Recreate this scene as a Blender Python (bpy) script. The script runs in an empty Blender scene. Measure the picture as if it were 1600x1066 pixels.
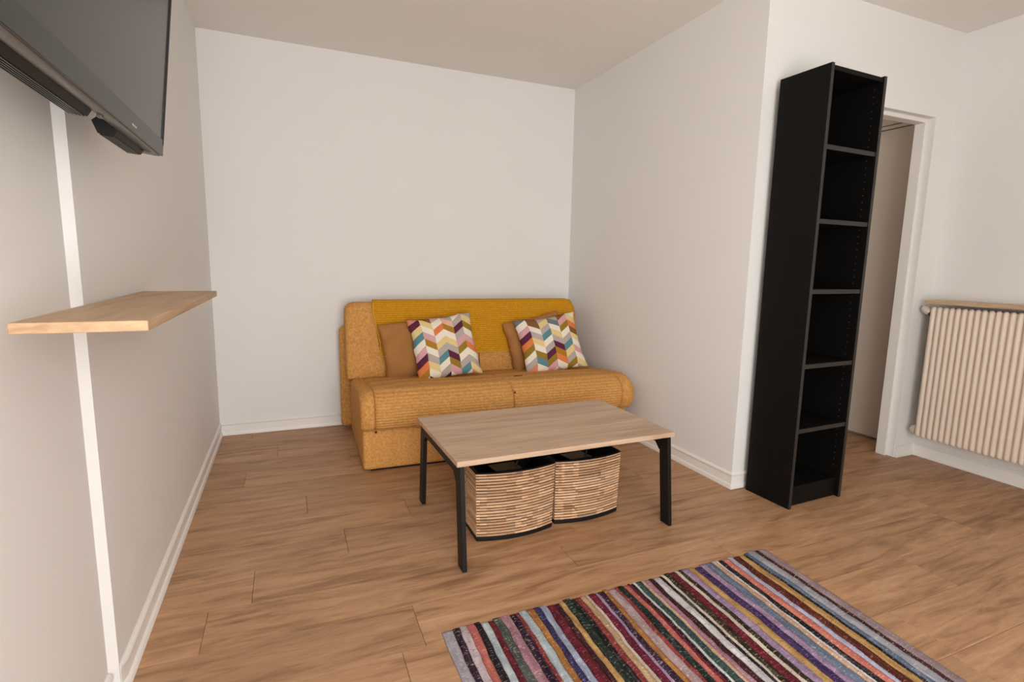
import bpy, bmesh, math, random
from mathutils import Matrix, Vector, noise

random.seed(7)
scene = bpy.context.scene
col = scene.collection
PI = math.pi

# ------------------------------------------------------------------ camera, light, exposure
cam_d = bpy.data.cameras.new('camera'); cam = bpy.data.objects.new('camera', cam_d); col.objects.link(cam)
cam_d.sensor_width = 36.0; cam_d.lens = 18.5885; cam_d.clip_start = 0.02; cam_d.clip_end = 60
R_ = ((0.922004, -0.386764, 0.017929), (0.039186, 0.139284, 0.989477), (0.385191, 0.911600, -0.143576))
r, u, f = (Vector(v) for v in R_)
m = Matrix((r, u, -f)).transposed().to_4x4()
m.translation = (0.45089, -3.8236, 1.15003)
cam.matrix_world = m
scene.camera = cam

scene.view_settings.view_transform = 'Standard'
scene.view_settings.look = 'None'
scene.view_settings.gamma = 1.0
scene.view_settings.use_curve_mapping = False
scene.view_settings.exposure = 0.0

world = bpy.data.worlds.new('world'); scene.world = world; world.use_nodes = True
world.node_tree.nodes['Background'].inputs[0].default_value = (0.80, 0.88, 1.0, 1)
world.node_tree.nodes['Background'].inputs[1].default_value = 0.6

# daylight entering through the window opening in the wall behind the camera
wl = bpy.data.lights.new('window_daylight', 'AREA'); wl.shape = 'RECTANGLE'
wl.size = 1.5; wl.size_y = 2.1; wl.energy = 107; wl.color = (0.972, 0.995, 1.0)
wo = bpy.data.objects.new('window_daylight', wl); col.objects.link(wo)
wo.location = (.85, -5.28, 1.10); wo.rotation_euler = (PI / 2, 0, 0)   # shines towards +y

hl = bpy.data.lights.new('hallway_fill', 'POINT'); hl.shadow_soft_size = .12; hl.energy = 5.5; hl.color = (1.0, .93, .84)  # unseen fill light added to brighten the hallway
ho = bpy.data.objects.new('hallway_fill', hl); col.objects.link(ho); ho.location = (3.25, -.45, 2.30)

# ------------------------------------------------------------------ dimensions
W, YD, XW, H = 2.560, -1.833, 4.074, 2.5
YR = -5.25          # wall behind the camera
YH = 0.0           # far end of the hallway

# ------------------------------------------------------------------ materials
def lin(c):
    return tuple(((x / 255.0) / 12.92 if x / 255.0 <= .04045 else ((x / 255.0 + .055) / 1.055) ** 2.4) for x in c) + (1.0,)

def mat(name, rgb, rough=.6, spec=.4, metal=0.0, bump=None, var=None, sheen=0.0, obj_var=0.0):
    """plain procedural material: colour with noise variation, optional noise bump"""
    M = bpy.data.materials.new(name); M.use_nodes = True
    nt = M.node_tree; N = nt.nodes; L = nt.links
    b = N['Principled BSDF']
    b.inputs['Roughness'].default_value = rough
    b.inputs['Specular IOR Level'].default_value = spec
    b.inputs['Metallic'].default_value = metal
    if sheen:
        b.inputs['Sheen Weight'].default_value = sheen
    c = lin(rgb)
    tc = N.new('ShaderNodeTexCoord')
    sc, amt = var if var else (6.0, .04)
    n = N.new('ShaderNodeTexNoise'); n.inputs['Scale'].default_value = sc; n.inputs['Detail'].default_value = 5
    L.new(tc.outputs['Object'], n.inputs['Vector'])
    rp = N.new('ShaderNodeValToRGB')
    rp.color_ramp.elements[0].position = .3; rp.color_ramp.elements[1].position = .7
    rp.color_ramp.elements[0].color = tuple(x * (1 - amt) for x in c[:3]) + (1,)
    rp.color_ramp.elements[1].color = tuple(min(1, x * (1 + amt)) for x in c[:3]) + (1,)
    L.new(n.outputs[0], rp.inputs[0])
    out = rp.outputs[0]
    if obj_var:
        oi = N.new('ShaderNodeObjectInfo'); hs = N.new('ShaderNodeHueSaturation')
        mr = N.new('ShaderNodeMapRange'); mr.inputs['To Min'].default_value = 1 - obj_var; mr.inputs['To Max'].default_value = 1 + obj_var
        L.new(oi.outputs['Random'], mr.inputs['Value']); L.new(mr.outputs[0], hs.inputs['Value'])
        L.new(out, hs.inputs['Color']); out = hs.outputs[0]
    L.new(out, b.inputs['Base Color'])
    if bump:
        bs, bst, bd = bump
        n2 = N.new('ShaderNodeTexNoise'); n2.inputs['Scale'].default_value = bs; n2.inputs['Detail'].default_value = 4
        L.new(tc.outputs['Object'], n2.inputs['Vector'])
        bp = N.new('ShaderNodeBump'); bp.inputs['Strength'].default_value = bst; bp.inputs['Distance'].default_value = bd
        L.new(n2.outputs[0], bp.inputs['Height']); L.new(bp.outputs[0], b.inputs['Normal'])
    return M

def wood(name, light, mid, dark, scale=(1.3, 13, 13), rough=.5, knots=True, obj_var=.12, spec=.35, bump=.05):
    M = bpy.data.materials.new(name); M.use_nodes = True
    nt = M.node_tree; N = nt.nodes; L = nt.links
    b = N['Principled BSDF']; b.inputs['Roughness'].default_value = rough; b.inputs['Specular IOR Level'].default_value = spec
    tc = N.new('ShaderNodeTexCoord'); oi = N.new('ShaderNodeObjectInfo')
    mul = N.new('ShaderNodeVectorMath'); mul.operation = 'SCALE'; mul.inputs['Scale'].default_value = 37.0
    cmb = N.new('ShaderNodeCombineXYZ')
    for i in range(3): L.new(oi.outputs['Random'], cmb.inputs[i])
    L.new(cmb.outputs[0], mul.inputs[0])
    add = N.new('ShaderNodeVectorMath'); L.new(tc.outputs['Object'], add.inputs[0]); L.new(mul.outputs[0], add.inputs[1])
    # broad wavy figure
    mp = N.new('ShaderNodeMapping'); mp.inputs['Scale'].default_value = scale; L.new(add.outputs[0], mp.inputs[0])
    n1 = N.new('ShaderNodeTexNoise'); n1.inputs['Scale'].default_value = 1.0; n1.inputs['Detail'].default_value = 7
    n1.inputs['Roughness'].default_value = .62; n1.inputs['Distortion'].default_value = .9
    L.new(mp.outputs[0], n1.inputs['Vector'])
    rp = N.new('ShaderNodeValToRGB'); e = rp.color_ramp.elements
    e[0].position = .30; e[0].color = lin(dark); e[1].position = .74; e[1].color = lin(light)
    k = e.new(.50); k.color = lin(mid)
    L.new(n1.outputs[0], rp.inputs[0])
    # fine pores
    mp2 = N.new('ShaderNodeMapping'); mp2.inputs['Scale'].default_value = tuple(s * 7 for s in scale); L.new(add.outputs[0], mp2.inputs[0])
    n2 = N.new('ShaderNodeTexNoise'); n2.inputs['Scale'].default_value = 1.0; n2.inputs['Detail'].default_value = 3
    L.new(mp2.outputs[0], n2.inputs['Vector'])
    mr = N.new('ShaderNodeMapRange'); mr.inputs['From Min'].default_value = .3; mr.inputs['From Max'].default_value = .7
    mr.inputs['To Min'].default_value = .90; mr.inputs['To Max'].default_value = 1.07
    L.new(n2.outputs[0], mr.inputs['Value'])
    mx = N.new('ShaderNodeMix'); mx.data_type = 'RGBA'; mx.blend_type = 'MULTIPLY'; mx.inputs['Factor'].default_value = 1
    L.new(rp.outputs[0], mx.inputs[6]); L.new(mr.outputs[0], mx.inputs[7])
    out = mx.outputs[2]
    if knots:
        mp3 = N.new('ShaderNodeMapping'); mp3.inputs['Scale'].default_value = (2.2, 6.0, 6.0); L.new(add.outputs[0], mp3.inputs[0])
        vo = N.new('ShaderNodeTexVoronoi'); vo.inputs['Scale'].default_value = 1.0; L.new(mp3.outputs[0], vo.inputs['Vector'])
        kr = N.new('ShaderNodeMapRange'); kr.inputs['From Min'].default_value = .03; kr.inputs['From Max'].default_value = .22
        kr.inputs['To Min'].default_value = .55; kr.inputs['To Max'].default_value = 0.0
        L.new(vo.outputs['Distance'], kr.inputs['Value'])
        # only some cells carry a knot
        wn = N.new('ShaderNodeSeparateColor'); L.new(vo.outputs['Color'], wn.inputs[0])
        gt = N.new('ShaderNodeMath'); gt.operation = 'GREATER_THAN'; gt.inputs[1].default_value = .62; L.new(wn.outputs[0], gt.inputs[0])
        mm = N.new('ShaderNodeMath'); mm.operation = 'MULTIPLY'; L.new(kr.outputs[0], mm.inputs[0]); L.new(gt.outputs[0], mm.inputs[1])
        mk = N.new('ShaderNodeMix'); mk.data_type = 'RGBA'; L.new(mm.outputs[0], mk.inputs['Factor'])
        L.new(out, mk.inputs[6]); mk.inputs[7].default_value = tuple(x * .55 for x in lin(dark)[:3]) + (1,)
        out = mk.outputs[2]
    hs = N.new('ShaderNodeHueSaturation')
    m3 = N.new('ShaderNodeMapRange'); m3.inputs['To Min'].default_value = 1 - obj_var; m3.inputs['To Max'].default_value = 1 + obj_var
    L.new(oi.outputs['Random'], m3.inputs['Value']); L.new(m3.outputs[0], hs.inputs['Value']); L.new(out, hs.inputs['Color'])
    L.new(hs.outputs[0], b.inputs['Base Color'])
    bp = N.new('ShaderNodeBump'); bp.inputs['Strength'].default_value = bump; bp.inputs['Distance'].default_value = .002
    L.new(n2.outputs[0], bp.inputs['Height']); L.new(bp.outputs[0], b.inputs['Normal'])
    return M

M = {}
M['wall'] = mat('wall_paint', (237, 234, 230), .75, .25, bump=(160, .12, .002), var=(1.2, .012))
M['ceiling'] = mat('ceiling_paint', (238, 233, 226), .85, .2, bump=(120, .12, .002), var=(1.2, .012))
M['trim'] = mat('white_gloss_trim', (240, 235, 229), .42, .45, var=(3, .015))
M['hall'] = mat('hallway_paint', (205, 192, 178), .7, .3, var=(1.5, .02))
M['gap'] = mat('gap_shade', (24, 19, 16), .8, .2)  # near-black that paints in the shade of open gaps
M['plank'] = wood('oak_plank', (200, 159, 121), (181, 138, 102), (140, 101, 72), scale=(2.6, 22, 22), rough=.46, obj_var=.085)
M['sub'] = mat('subfloor', (60, 42, 30), .8, .2)
M['table_wood'] = wood('greyed_oak_board', (214, 186, 160), (202, 172, 145), (178, 147, 121), scale=(1.5, 16, 16), rough=.5, knots=False, obj_var=.02)
M['table_edge'] = M['table_wood']
M['shelf_wood'] = wood('light_oak_shelf', (205, 172, 136), (190, 156, 120), (160, 124, 92), scale=(11, 1.5, 26), rough=.5, knots=False, obj_var=.02)
M['sill_wood'] = wood('pale_sill_wood', (216, 190, 158), (204, 176, 142), (180, 150, 118), scale=(12, 1.5, 20), rough=.5, knots=False, obj_var=.02)
M['black_metal'] = mat('black_powdercoat', (17, 15, 14), .5, .3, bump=(400, .05, .001))
M['black_wood'] = mat('black_brown_veneer', (13, 11, 9), .6, .16, var=(18, .12), bump=(90, .06, .001))
M['edge_lit'] = mat('black_veneer_lit', (42, 40, 38), .42, .4)  # front edges coloured lighter, painting in the light they catch
M['pin'] = mat('steel_pin', (92, 90, 88), .4, .5, metal=.6)
M['radiator'] = mat('cream_enamel', (234, 217, 200), .45, .4, var=(4, .02))
M['valve'] = mat('cream_valve', (214, 203, 188), .4, .4)
M['valve_dark'] = mat('brown_collar', (74, 56, 48), .4, .4)
M['tv_shell'] = mat('grey_gloss_plastic', (92, 86, 80), .28, .5)
M['tv_bezel'] = mat('dark_gloss_bezel', (30, 29, 26), .30, .38)
M['tv_black'] = mat('black_plastic', (16, 14, 13), .5, .3)
M['screen'] = mat('dark_screen', (24, 22, 21), .22, .42)
M['logo'] = mat('pale_badge', (190, 184, 176), .4, .4)
M['liner'] = mat('black_liner', (12, 13, 14), .55, .35)
M['flap'] = mat('dark_grey_flap', (52, 55, 57), .42, .45)
M['brown_cushion'] = mat('brown_velvet', (168, 116, 66), .85, .2, var=(14, .10), bump=(60, .2, .003))
M['slit'] = mat('dark_thread', (70, 44, 24), .8, .2)

def fabric(name, a, bcol, ribs=0.0, rib_axis='Z', weave=170.0, rib_shade=.14):
    M_ = bpy.data.materials.new(name); M_.use_nodes = True
    nt = M_.node_tree; N = nt.nodes; L = nt.links
    b = N['Principled BSDF']; b.inputs['Roughness'].default_value = .9; b.inputs['Specular IOR Level'].default_value = .15
    b.inputs['Sheen Weight'].default_value = 0.0
    tc = N.new('ShaderNodeTexCoord')
    n = N.new('ShaderNodeTexNoise'); n.inputs['Scale'].default_value = 75; n.inputs['Detail'].default_value = 6; n.inputs['Roughness'].default_value = .75
    L.new(tc.outputs['Object'], n.inputs['Vector'])
    rp = N.new('ShaderNodeValToRGB'); e = rp.color_ramp.elements
    e[0].position = .36; e[0].color = lin(a); e[1].position = .66; e[1].color = lin(bcol)
    L.new(n.outputs[0], rp.inputs[0]); L.new(rp.outputs[0], b.inputs['Base Color'])
    n2 = N.new('ShaderNodeTexVoronoi'); n2.inputs['Scale'].default_value = weave
    L.new(tc.outputs['Object'], n2.inputs['Vector'])
    h = n2.outputs['Distance']
    if ribs:   # woven cords: crown light and groove shade painted into the colour
        w = N.new('ShaderNodeTexWave'); w.wave_type = 'BANDS'; w.bands_direction = rib_axis
        w.inputs['Scale'].default_value = ribs; w.inputs['Distortion'].default_value = .8; w.inputs['Detail'].default_value = 2
        w.inputs['Detail Scale'].default_value = 5
        L.new(tc.outputs['Object'], w.inputs['Vector'])
        ad = N.new('ShaderNodeMath'); ad.operation = 'ADD'; L.new(h, ad.inputs[0]); L.new(w.outputs['Fac'], ad.inputs[1]); h = ad.outputs[0]
        mr = N.new('ShaderNodeMapRange'); mr.inputs['To Min'].default_value = 1 - rib_shade; mr.inputs['To Max'].default_value = 1 + rib_shade * .6
        L.new(w.outputs['Fac'], mr.inputs['Value'])
        mx = N.new('ShaderNodeMix'); mx.data_type = 'RGBA'; mx.blend_type = 'MULTIPLY'; mx.inputs['Factor'].default_value = 1
        L.new(rp.outputs[0], mx.inputs[6]); L.new(mr.outputs[0], mx.inputs[7]); L.new(mx.outputs[2], b.inputs['Base Color'])
    bp = N.new('ShaderNodeBump'); bp.inputs['Strength'].default_value = .6; bp.inputs['Distance'].default_value = .004
    L.new(h, bp.inputs['Height']); L.new(bp.outputs[0], b.inputs['Normal'])
    return M_

M['sofa'] = fabric('tan_chenille', (188, 132, 68), (230, 171, 101))
M['sofa_rib'] = fabric('tan_ribbed_chenille', (194, 138, 73), (230, 171, 101), ribs=20.0)
M['throw'] = fabric('mustard_corduroy', (202, 140, 26), (224, 162, 42), ribs=22.0, weave=240, rib_shade=.16)
M['throw_hem'] = mat('mustard_hem', (214, 166, 62), .9, .1)

# chevron print: per-column constant colour ramps read from UV (flat print on cloth)
PAL = {'w': (238, 228, 210), 'y': (228, 202, 142), 'm': (172, 124, 40), 'o': (152, 122, 44), 'p': (94, 42, 62), 't': (94, 138, 146),
       'r': (224, 128, 76), 'k': (216, 164, 168), 'g': (182, 170, 162), 'c': (220, 140, 116), 'b': (132, 92, 50), 's': (232, 186, 160), 'd': (112, 122, 126)}
def chevron(name, cols):
    M_ = bpy.data.materials.new(name); M_.use_nodes = True
    nt = M_.node_tree; N = nt.nodes; L = nt.links
    b = N['Principled BSDF']; b.inputs['Roughness'].default_value = .85; b.inputs['Specular IOR Level'].default_value = .15
    nc = len(cols); nr = 10.0
    tc = N.new('ShaderNodeTexCoord'); sp = N.new('ShaderNodeSeparateXYZ'); L.new(tc.outputs['UV'], sp.inputs[0])
    def mth(op, a, c=None):
        n = N.new('ShaderNodeMath'); n.operation = op
        for i, v in enumerate((a, c)):
            if v is None: continue
            if isinstance(v, (int, float)): n.inputs[i].default_value = v
            else: L.new(v, n.inputs[i])
        return n.outputs[0]
    x = mth('MULTIPLY', sp.outputs[0], float(nc))
    zig = mth('PINGPONG', x, 1.0)                 # 0..1..0: rising on even columns
    row = mth('ADD', mth('MULTIPLY', mth('SUBTRACT', 1.0, sp.outputs[1]), 8.6), mth('MULTIPLY', zig, .95))
    rown = mth('DIVIDE', row, nr)
    ci = mth('FLOOR', x)
    acc = None
    for i, s in enumerate(cols):
        rp = N.new('ShaderNodeValToRGB'); rp.color_ramp.interpolation = 'CONSTANT'
        e = rp.color_ramp.elements
        e[0].position = 0; e[0].color = lin(PAL[s[0]])
        e[1].position = 1.0 / nr; e[1].color = lin(PAL[s[1]])
        for j in range(2, len(s)):
            q = e.new(j / nr); q.color = lin(PAL[s[j]])
        L.new(rown, rp.inputs[0])
        if acc is None: acc = rp.outputs[0]; continue
        mx = N.new('ShaderNodeMix'); mx.data_type = 'RGBA'
        L.new(mth('GREATER_THAN', ci, i - .5), mx.inputs['Factor']); L.new(acc, mx.inputs[6]); L.new(rp.outputs[0], mx.inputs[7])
        acc = mx.outputs[2]
    L.new(acc, b.inputs['Base Color'])
    n2 = N.new('ShaderNodeTexNoise'); n2.inputs['Scale'].default_value = 260
    L.new(tc.outputs['Object'], n2.inputs['Vector'])
    bp = N.new('ShaderNodeBump'); bp.inputs['Strength'].default_value = .15; bp.inputs['Distance'].default_value = .001
    L.new(n2.outputs[0], bp.inputs['Height']); L.new(bp.outputs[0], b.inputs['Normal'])
    return M_

M['chev_a'] = chevron('chevron_print_left', ['cpytwkprmw', 'bywkmwgywp', 'kwrwygtwgp', 'gsmwygpokw', 'wgpgkowgtw', 'gyowkrwgyc'])
M['chev_b'] = chevron('chevron_print_right', ['dwkprowgcw', 'bbwgywotwk', 'gygtwgpokw', 'gdwygpmrwg', 'bkowgtygow', 'wyrbywkwyg'])

def attr_mat(name, rough=.7, noise_scale=60.0, rgb_mul=(1, 1, 1)):
    """colour from the mesh's own 'tone' attribute (the natural tone of each cane), with grain"""
    M_ = bpy.data.materials.new(name); M_.use_nodes = True
    nt = M_.node_tree; N = nt.nodes; L = nt.links
    b = N['Principled BSDF']; b.inputs['Roughness'].default_value = rough; b.inputs['Specular IOR Level'].default_value = .3
    a = N.new('ShaderNodeAttribute'); a.attribute_name = 'tone'
    tc = N.new('ShaderNodeTexCoord')
    n = N.new('ShaderNodeTexNoise'); n.inputs['Scale'].default_value = noise_scale; n.inputs['Detail'].default_value = 4
    L.new(tc.outputs['Object'], n.inputs['Vector'])
    mr = N.new('ShaderNodeMapRange'); mr.inputs['To Min'].default_value = .8; mr.inputs['To Max'].default_value = 1.2
    L.new(n.outputs[0], mr.inputs['Value'])
    mx = N.new('ShaderNodeMix'); mx.data_type = 'RGBA'; mx.blend_type = 'MULTIPLY'; mx.inputs['Factor'].default_value = 1
    L.new(a.outputs['Color'], mx.inputs[6]); L.new(mr.outputs[0], mx.inputs[7]); L.new(mx.outputs[2], b.inputs['Base Color'])
    return M_
M['cane'] = attr_mat('split_cane')
M['cane_dark'] = mat('cane_brown_cord', (74, 44, 28), .8, .2)  # dark brown layer behind the gaps between cane rows

# rug strip materials
def rag(name, a, b_, fl):
    M_ = bpy.data.materials.new(name); M_.use_nodes = True
    nt = M_.node_tree; N = nt.nodes; L = nt.links
    p = N['Principled BSDF']; p.inputs['Roughness'].default_value = .92; p.inputs['Specular IOR Level'].default_value = .1
    tc = N.new('ShaderNodeTexCoord'); oi = N.new('ShaderNodeObjectInfo')
    cm = N.new('ShaderNodeCombineXYZ')
    for i in range(3): L.new(oi.outputs['Random'], cm.inputs[i])
    sc = N.new('ShaderNodeVectorMath'); sc.operation = 'SCALE'; sc.inputs['Scale'].default_value = 50; L.new(cm.outputs[0], sc.inputs[0])
    ad = N.new('ShaderNodeVectorMath'); L.new(tc.outputs['Object'], ad.inputs[0]); L.new(sc.outputs[0], ad.inputs[1])
    mp = N.new('ShaderNodeMapping'); mp.inputs['Scale'].default_value = (60, 9, 60); L.new(ad.outputs[0], mp.inputs[0])
    n = N.new('ShaderNodeTexNoise'); n.inputs['Scale'].default_value = 1; n.inputs['Detail'].default_value = 4; L.new(mp.outputs[0], n.inputs['Vector'])
    rp = N.new('ShaderNodeValToRGB'); e = rp.color_ramp.elements
    dz = lambda c: tuple(q * .78 + (sum(c) / 3) * .20 for q in c)
    e[0].position = .36; e[0].color = lin(dz(a)); e[1].position = .60; e[1].color = lin(dz(b_)); k = e.new(.72); k.color = lin(tuple(.72 * x + .28 * y for x, y in zip(dz(b_), fl)))
    L.new(n.outputs[0], rp.inputs[0])
    mp2 = N.new('ShaderNodeMapping'); mp2.inputs['Scale'].default_value = (75, 300, 75); L.new(ad.outputs[0], mp2.inputs[0])
    n2 = N.new('ShaderNodeTexNoise'); n2.inputs['Scale'].default_value = 1; n2.inputs['Detail'].default_value = 1; L.new(mp2.outputs[0], n2.inputs['Vector'])
    mr = N.new('ShaderNodeMapRange'); mr.inputs['From Min'].default_value = .60; mr.inputs['From Max'].default_value = .70
    mr.inputs['To Max'].default_value = .62
    L.new(n2.outputs[0], mr.inputs['Value'])
    mx = N.new('ShaderNodeMix'); mx.data_type = 'RGBA'; L.new(mr.outputs[0], mx.inputs['Factor'])
    L.new(rp.outputs[0], mx.inputs[6]); mx.inputs[7].default_value = lin(fl)
    L.new(mx.outputs[2], p.inputs['Base Color'])
    bp = N.new('ShaderNodeBump'); bp.inputs['Strength'].default_value = .5; bp.inputs['Distance'].default_value = .003
    L.new(n.outputs[0], bp.inputs['Height']); L.new(bp.outputs[0], p.inputs['Normal'])
    return M_

# ------------------------------------------------------------------ mesh helpers
def new_bm(): return bmesh.new()

def box(bm, lo, hi, bevel=0.0, seg=2, mi=0):
    vs = [bm.verts.new((x, y, z)) for z in (lo[2], hi[2]) for y in (lo[1], hi[1]) for x in (lo[0], hi[0])]
    q = [(0, 2, 3, 1), (4, 5, 7, 6), (0, 1, 5, 4), (2, 6, 7, 3), (0, 4, 6, 2), (1, 3, 7, 5)]
    fs = [bm.faces.new([vs[i] for i in k]) for k in q]
    for f_ in fs: f_.material_index = mi
    if bevel:
        es = list({e for f_ in fs for e in f_.edges})
        bmesh.ops.bevel(bm, geom=es, offset=bevel, segments=seg, affect='EDGES', profile=.5)

def prism(bm, poly, axis, a, b, mi=0):
    """extrude a 2-D polygon; axis 'x': poly=(y,z), 'y': poly=(x,z), 'z': poly=(x,y)"""
    def P(p, t): return {'x': (t, p[0], p[1]), 'y': (p[0], t, p[1]), 'z': (p[0], p[1], t)}[axis]
    A = [bm.verts.new(P(p, a)) for p in poly]; B = [bm.verts.new(P(p, b)) for p in poly]
    n = len(poly)
    fs = [bm.faces.new([A[i], A[(i + 1) % n], B[(i + 1) % n], B[i]]) for i in range(n)]
    fs.append(bm.faces.new(A[::-1])); fs.append(bm.faces.new(B))
    for f_ in fs: f_.material_index = mi

def loft(bm, secs, cap=True, closed=True, mi=0):
    rings = [[bm.verts.new(p) for p in s] for s in secs]
    n = len(rings[0])
    for a, b in zip(rings, rings[1:]):
        for i in range(n if closed else n - 1):
            bm.faces.new([a[i], a[(i + 1) % n], b[(i + 1) % n], b[i]]).material_index = mi
    if cap and closed:
        bm.faces.new(rings[0][::-1]).material_index = mi; bm.faces.new(rings[-1]).material_index = mi
    return rings

def tube(bm, pts, rad, n=12, mi=0):
    pts = [Vector(p) for p in pts]; rads = rad if isinstance(rad, (list, tuple)) else [rad] * len(pts)
    secs = []; ref = None
    for i, p in enumerate(pts):
        d = ((pts[min(i + 1, len(pts) - 1)] - pts[max(i - 1, 0)])).normalized()
        if ref is None: ref = Vector((0, 0, 1)) if abs(d.z) < .9 else Vector((1, 0, 0))
        a = d.cross(ref).normalized(); b = d.cross(a).normalized()
        secs.append([p + (a * math.cos(2 * PI * k / n) + b * math.sin(2 * PI * k / n)) * rads[i] for k in range(n)])
    loft(bm, secs, mi=mi)

def obj(name, bm, mats, parent=None, smooth=False, auto=None, kind=None, loc=None):
    bmesh.ops.recalc_face_normals(bm, faces=bm.faces[:])
    me = bpy.data.meshes.new(name); bm.to_mesh(me); bm.free()
    for mm in (mats if isinstance(mats, (list, tuple)) else [mats]): me.materials.append(mm)
    if smooth or auto:
        me.polygons.foreach_set('use_smooth', [True] * len(me.polygons))
        if auto: me.set_sharp_from_angle(angle=math.radians(auto))
    o = bpy.data.objects.new(name, me); col.objects.link(o)
    if parent: o.parent = parent
    if kind: o['kind'] = kind
    if loc: o.location = loc
    return o

def thing(name, label, cat, loc=(0, 0, 0), rot=(0, 0, 0), group=None):
    o = bpy.data.objects.new(name, None); col.objects.link(o)
    o.empty_display_size = .1; o.location = loc; o.rotation_euler = rot
    o['label'] = label; o['category'] = cat
    if group: o['group'] = group
    return o

def struct_empty(name, loc=(0, 0, 0)):
    o = bpy.data.objects.new(name, None); col.objects.link(o); o.location = loc; o['kind'] = 'structure'; return o

def share(name, me, parent, loc, rot=None):
    o = bpy.data.objects.new(name, me); col.objects.link(o); o.parent = parent; o.location = loc
    if rot: o.rotation_euler = rot
    return o

# ------------------------------------------------------------------ floor: slab + laminate planks
bm = new_bm(); box(bm, (-.12, YR - .1, -.10), (4.35, YH + .1, -.0105))
floor = obj('floor', bm, M['sub'], kind='structure')
ROWH = .2065; LEN = 1.275; y0 = -1.15
joint0 = {0: .49, -1: .93, -2: .63, -3: .293, -4: 1.44, -5: .793, -6: .72, -7: .15, -8: 1.02, 1: 1.1, 2: .2, 3: .75, 4: .35, 5: 1.0}
cache = {}
def plank_mesh(L_, Hh):
    k = (round(L_, 3), round(Hh, 3))
    if k not in cache:
        b_ = new_bm(); g = .0006
        # chamfered upper edge
        lo = [(g, g), (L_ - g, g), (L_ - g, Hh - g), (g, Hh - g)]
        c = .0012
        up = [(g + c, g + c), (L_ - g - c, g + c), (L_ - g - c, Hh - g - c), (g + c, Hh - g - c)]
        loft(b_, [[(x, y, -.0105) for x, y in lo], [(x, y, -c * .6) for x, y in lo], [(x, y, 0) for x, y in up]])
        bmesh.ops.recalc_face_normals(b_, faces=b_.faces[:])
        me = bpy.data.meshes.new('plank'); b_.to_mesh(me); b_.free(); me.materials.append(M['plank']); cache[k] = me
    return cache[k]
def rowrange(ya, yb):
    ym = (ya + yb) / 2
    return (0.0 if ym > -2.274 else -.018), (4.12 if ym > YD else XW)
for rw in range(-21, 7):
    yb = y0 + rw * ROWH; ya = yb - ROWH           # row 0 spans -1.3565..-1.15
    if ya > YH or yb < YR: continue
    ya_, yb_ = max(ya, YR), min(yb, YH)
    x0, x1 = rowrange(ya_, yb_)
    j = joint0.get(rw, (rw * .457) % LEN) % LEN
    xs = [x0] + [j + i * LEN for i in range(-1, 5) if x0 + .02 < j + i * LEN < x1 - .02] + [x1]
    for a, b in zip(xs, xs[1:]):
        share('plank', plank_mesh(b - a, yb_ - ya_), floor, (a, ya_, 0))

# ------------------------------------------------------------------ walls and ceiling
bm = new_bm()
prism(bm, [(-.13, YH + .1), (-.13, YR - .1), (-.018, YR - .1), (-.018, -2.297), (0, -2.274), (0, YH + .1)], 'z', -.1, H)  # step face splayed, a shape added to dim it in window light
obj('wall_left', bm, M['wall'], kind='structure')
bm = new_bm(); box(bm, (0, 0, -.1), (W, .1, H)); obj('wall_back', bm, M['wall'], kind='structure')
bm = new_bm(); box(bm, (W, YD, -.1), (W + .1, YH + .1, H)); obj('wall_alcove', bm, M['wall'], kind='structure')
# wall with the doorway: left pier, header, right pier
DX0, DX1, DZ, DT = 2.960, 3.893, 2.022, .10
bm = new_bm()
box(bm, (W + .1, YD, -.1), (DX0, YD + DT, H)); box(bm, (DX0, YD, DZ), (DX1, YD + DT, H)); box(bm, (DX1, YD, -.1), (XW, YD + DT, H))
obj('wall_doorway', bm, M['wall'], kind='structure')
bm = new_bm(); box(bm, (XW, YR - .1, -.1), (XW + .1, YD + DT, H)); obj('wall_right', bm, M['wall'], kind='structure')
bm = new_bm(); box(bm, (-.13, YR - .1, H), (4.35, YH + .1, H + .1)); obj('ceiling', bm, M['ceiling'], kind='structure')
# rear wall behind the camera with its window opening
wx0, wx1, wz0, wz1 = .06, 1.64, .03, 2.18
bm = new_bm()
box(bm, (-.018, YR - .1, -.1), (wx0, YR, H)); box(bm, (wx1, YR - .1, -.1), (XW, YR, H))
box(bm, (wx0, YR - .1, -.1), (wx1, YR, wz0)); box(bm, (wx0, YR - .1, wz1), (wx1, YR, H))
obj('wall_front', bm, M['wall'], kind='structure')
win = struct_empty('window_1')
bm = new_bm()
for a, b in (((wx0, wz0), (wx0 + .06, wz1)), ((wx1 - .06, wz0), (wx1, wz1)), ((wx0 + .06, wz0), (wx1 - .06, wz0 + .06)), ((wx0 + .06, wz1 - .06), (wx1 - .06, wz1)),
             (((wx0 + wx1) / 2 - .04, wz0 + .06), ((wx0 + wx1) / 2 + .04, wz1 - .06))):
    box(bm, (a[0], YR - .06, a[1]), (b[0], YR - .01, b[1]), .004)
obj('window_frame', bm, M['trim'], win)
# hallway beyond the doorway
bm = new_bm(); box(bm, (4.155, YD + DT, -.1), (4.25, YH + .1, H)); obj('wall_hallway', bm, M['hall'], kind='structure')
bm = new_bm(); box(bm, (W + .1, YH, -.1), (4.155, YH + .1, H)); obj('wall_hallway_end', bm, M['hall'], kind='structure')

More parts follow.
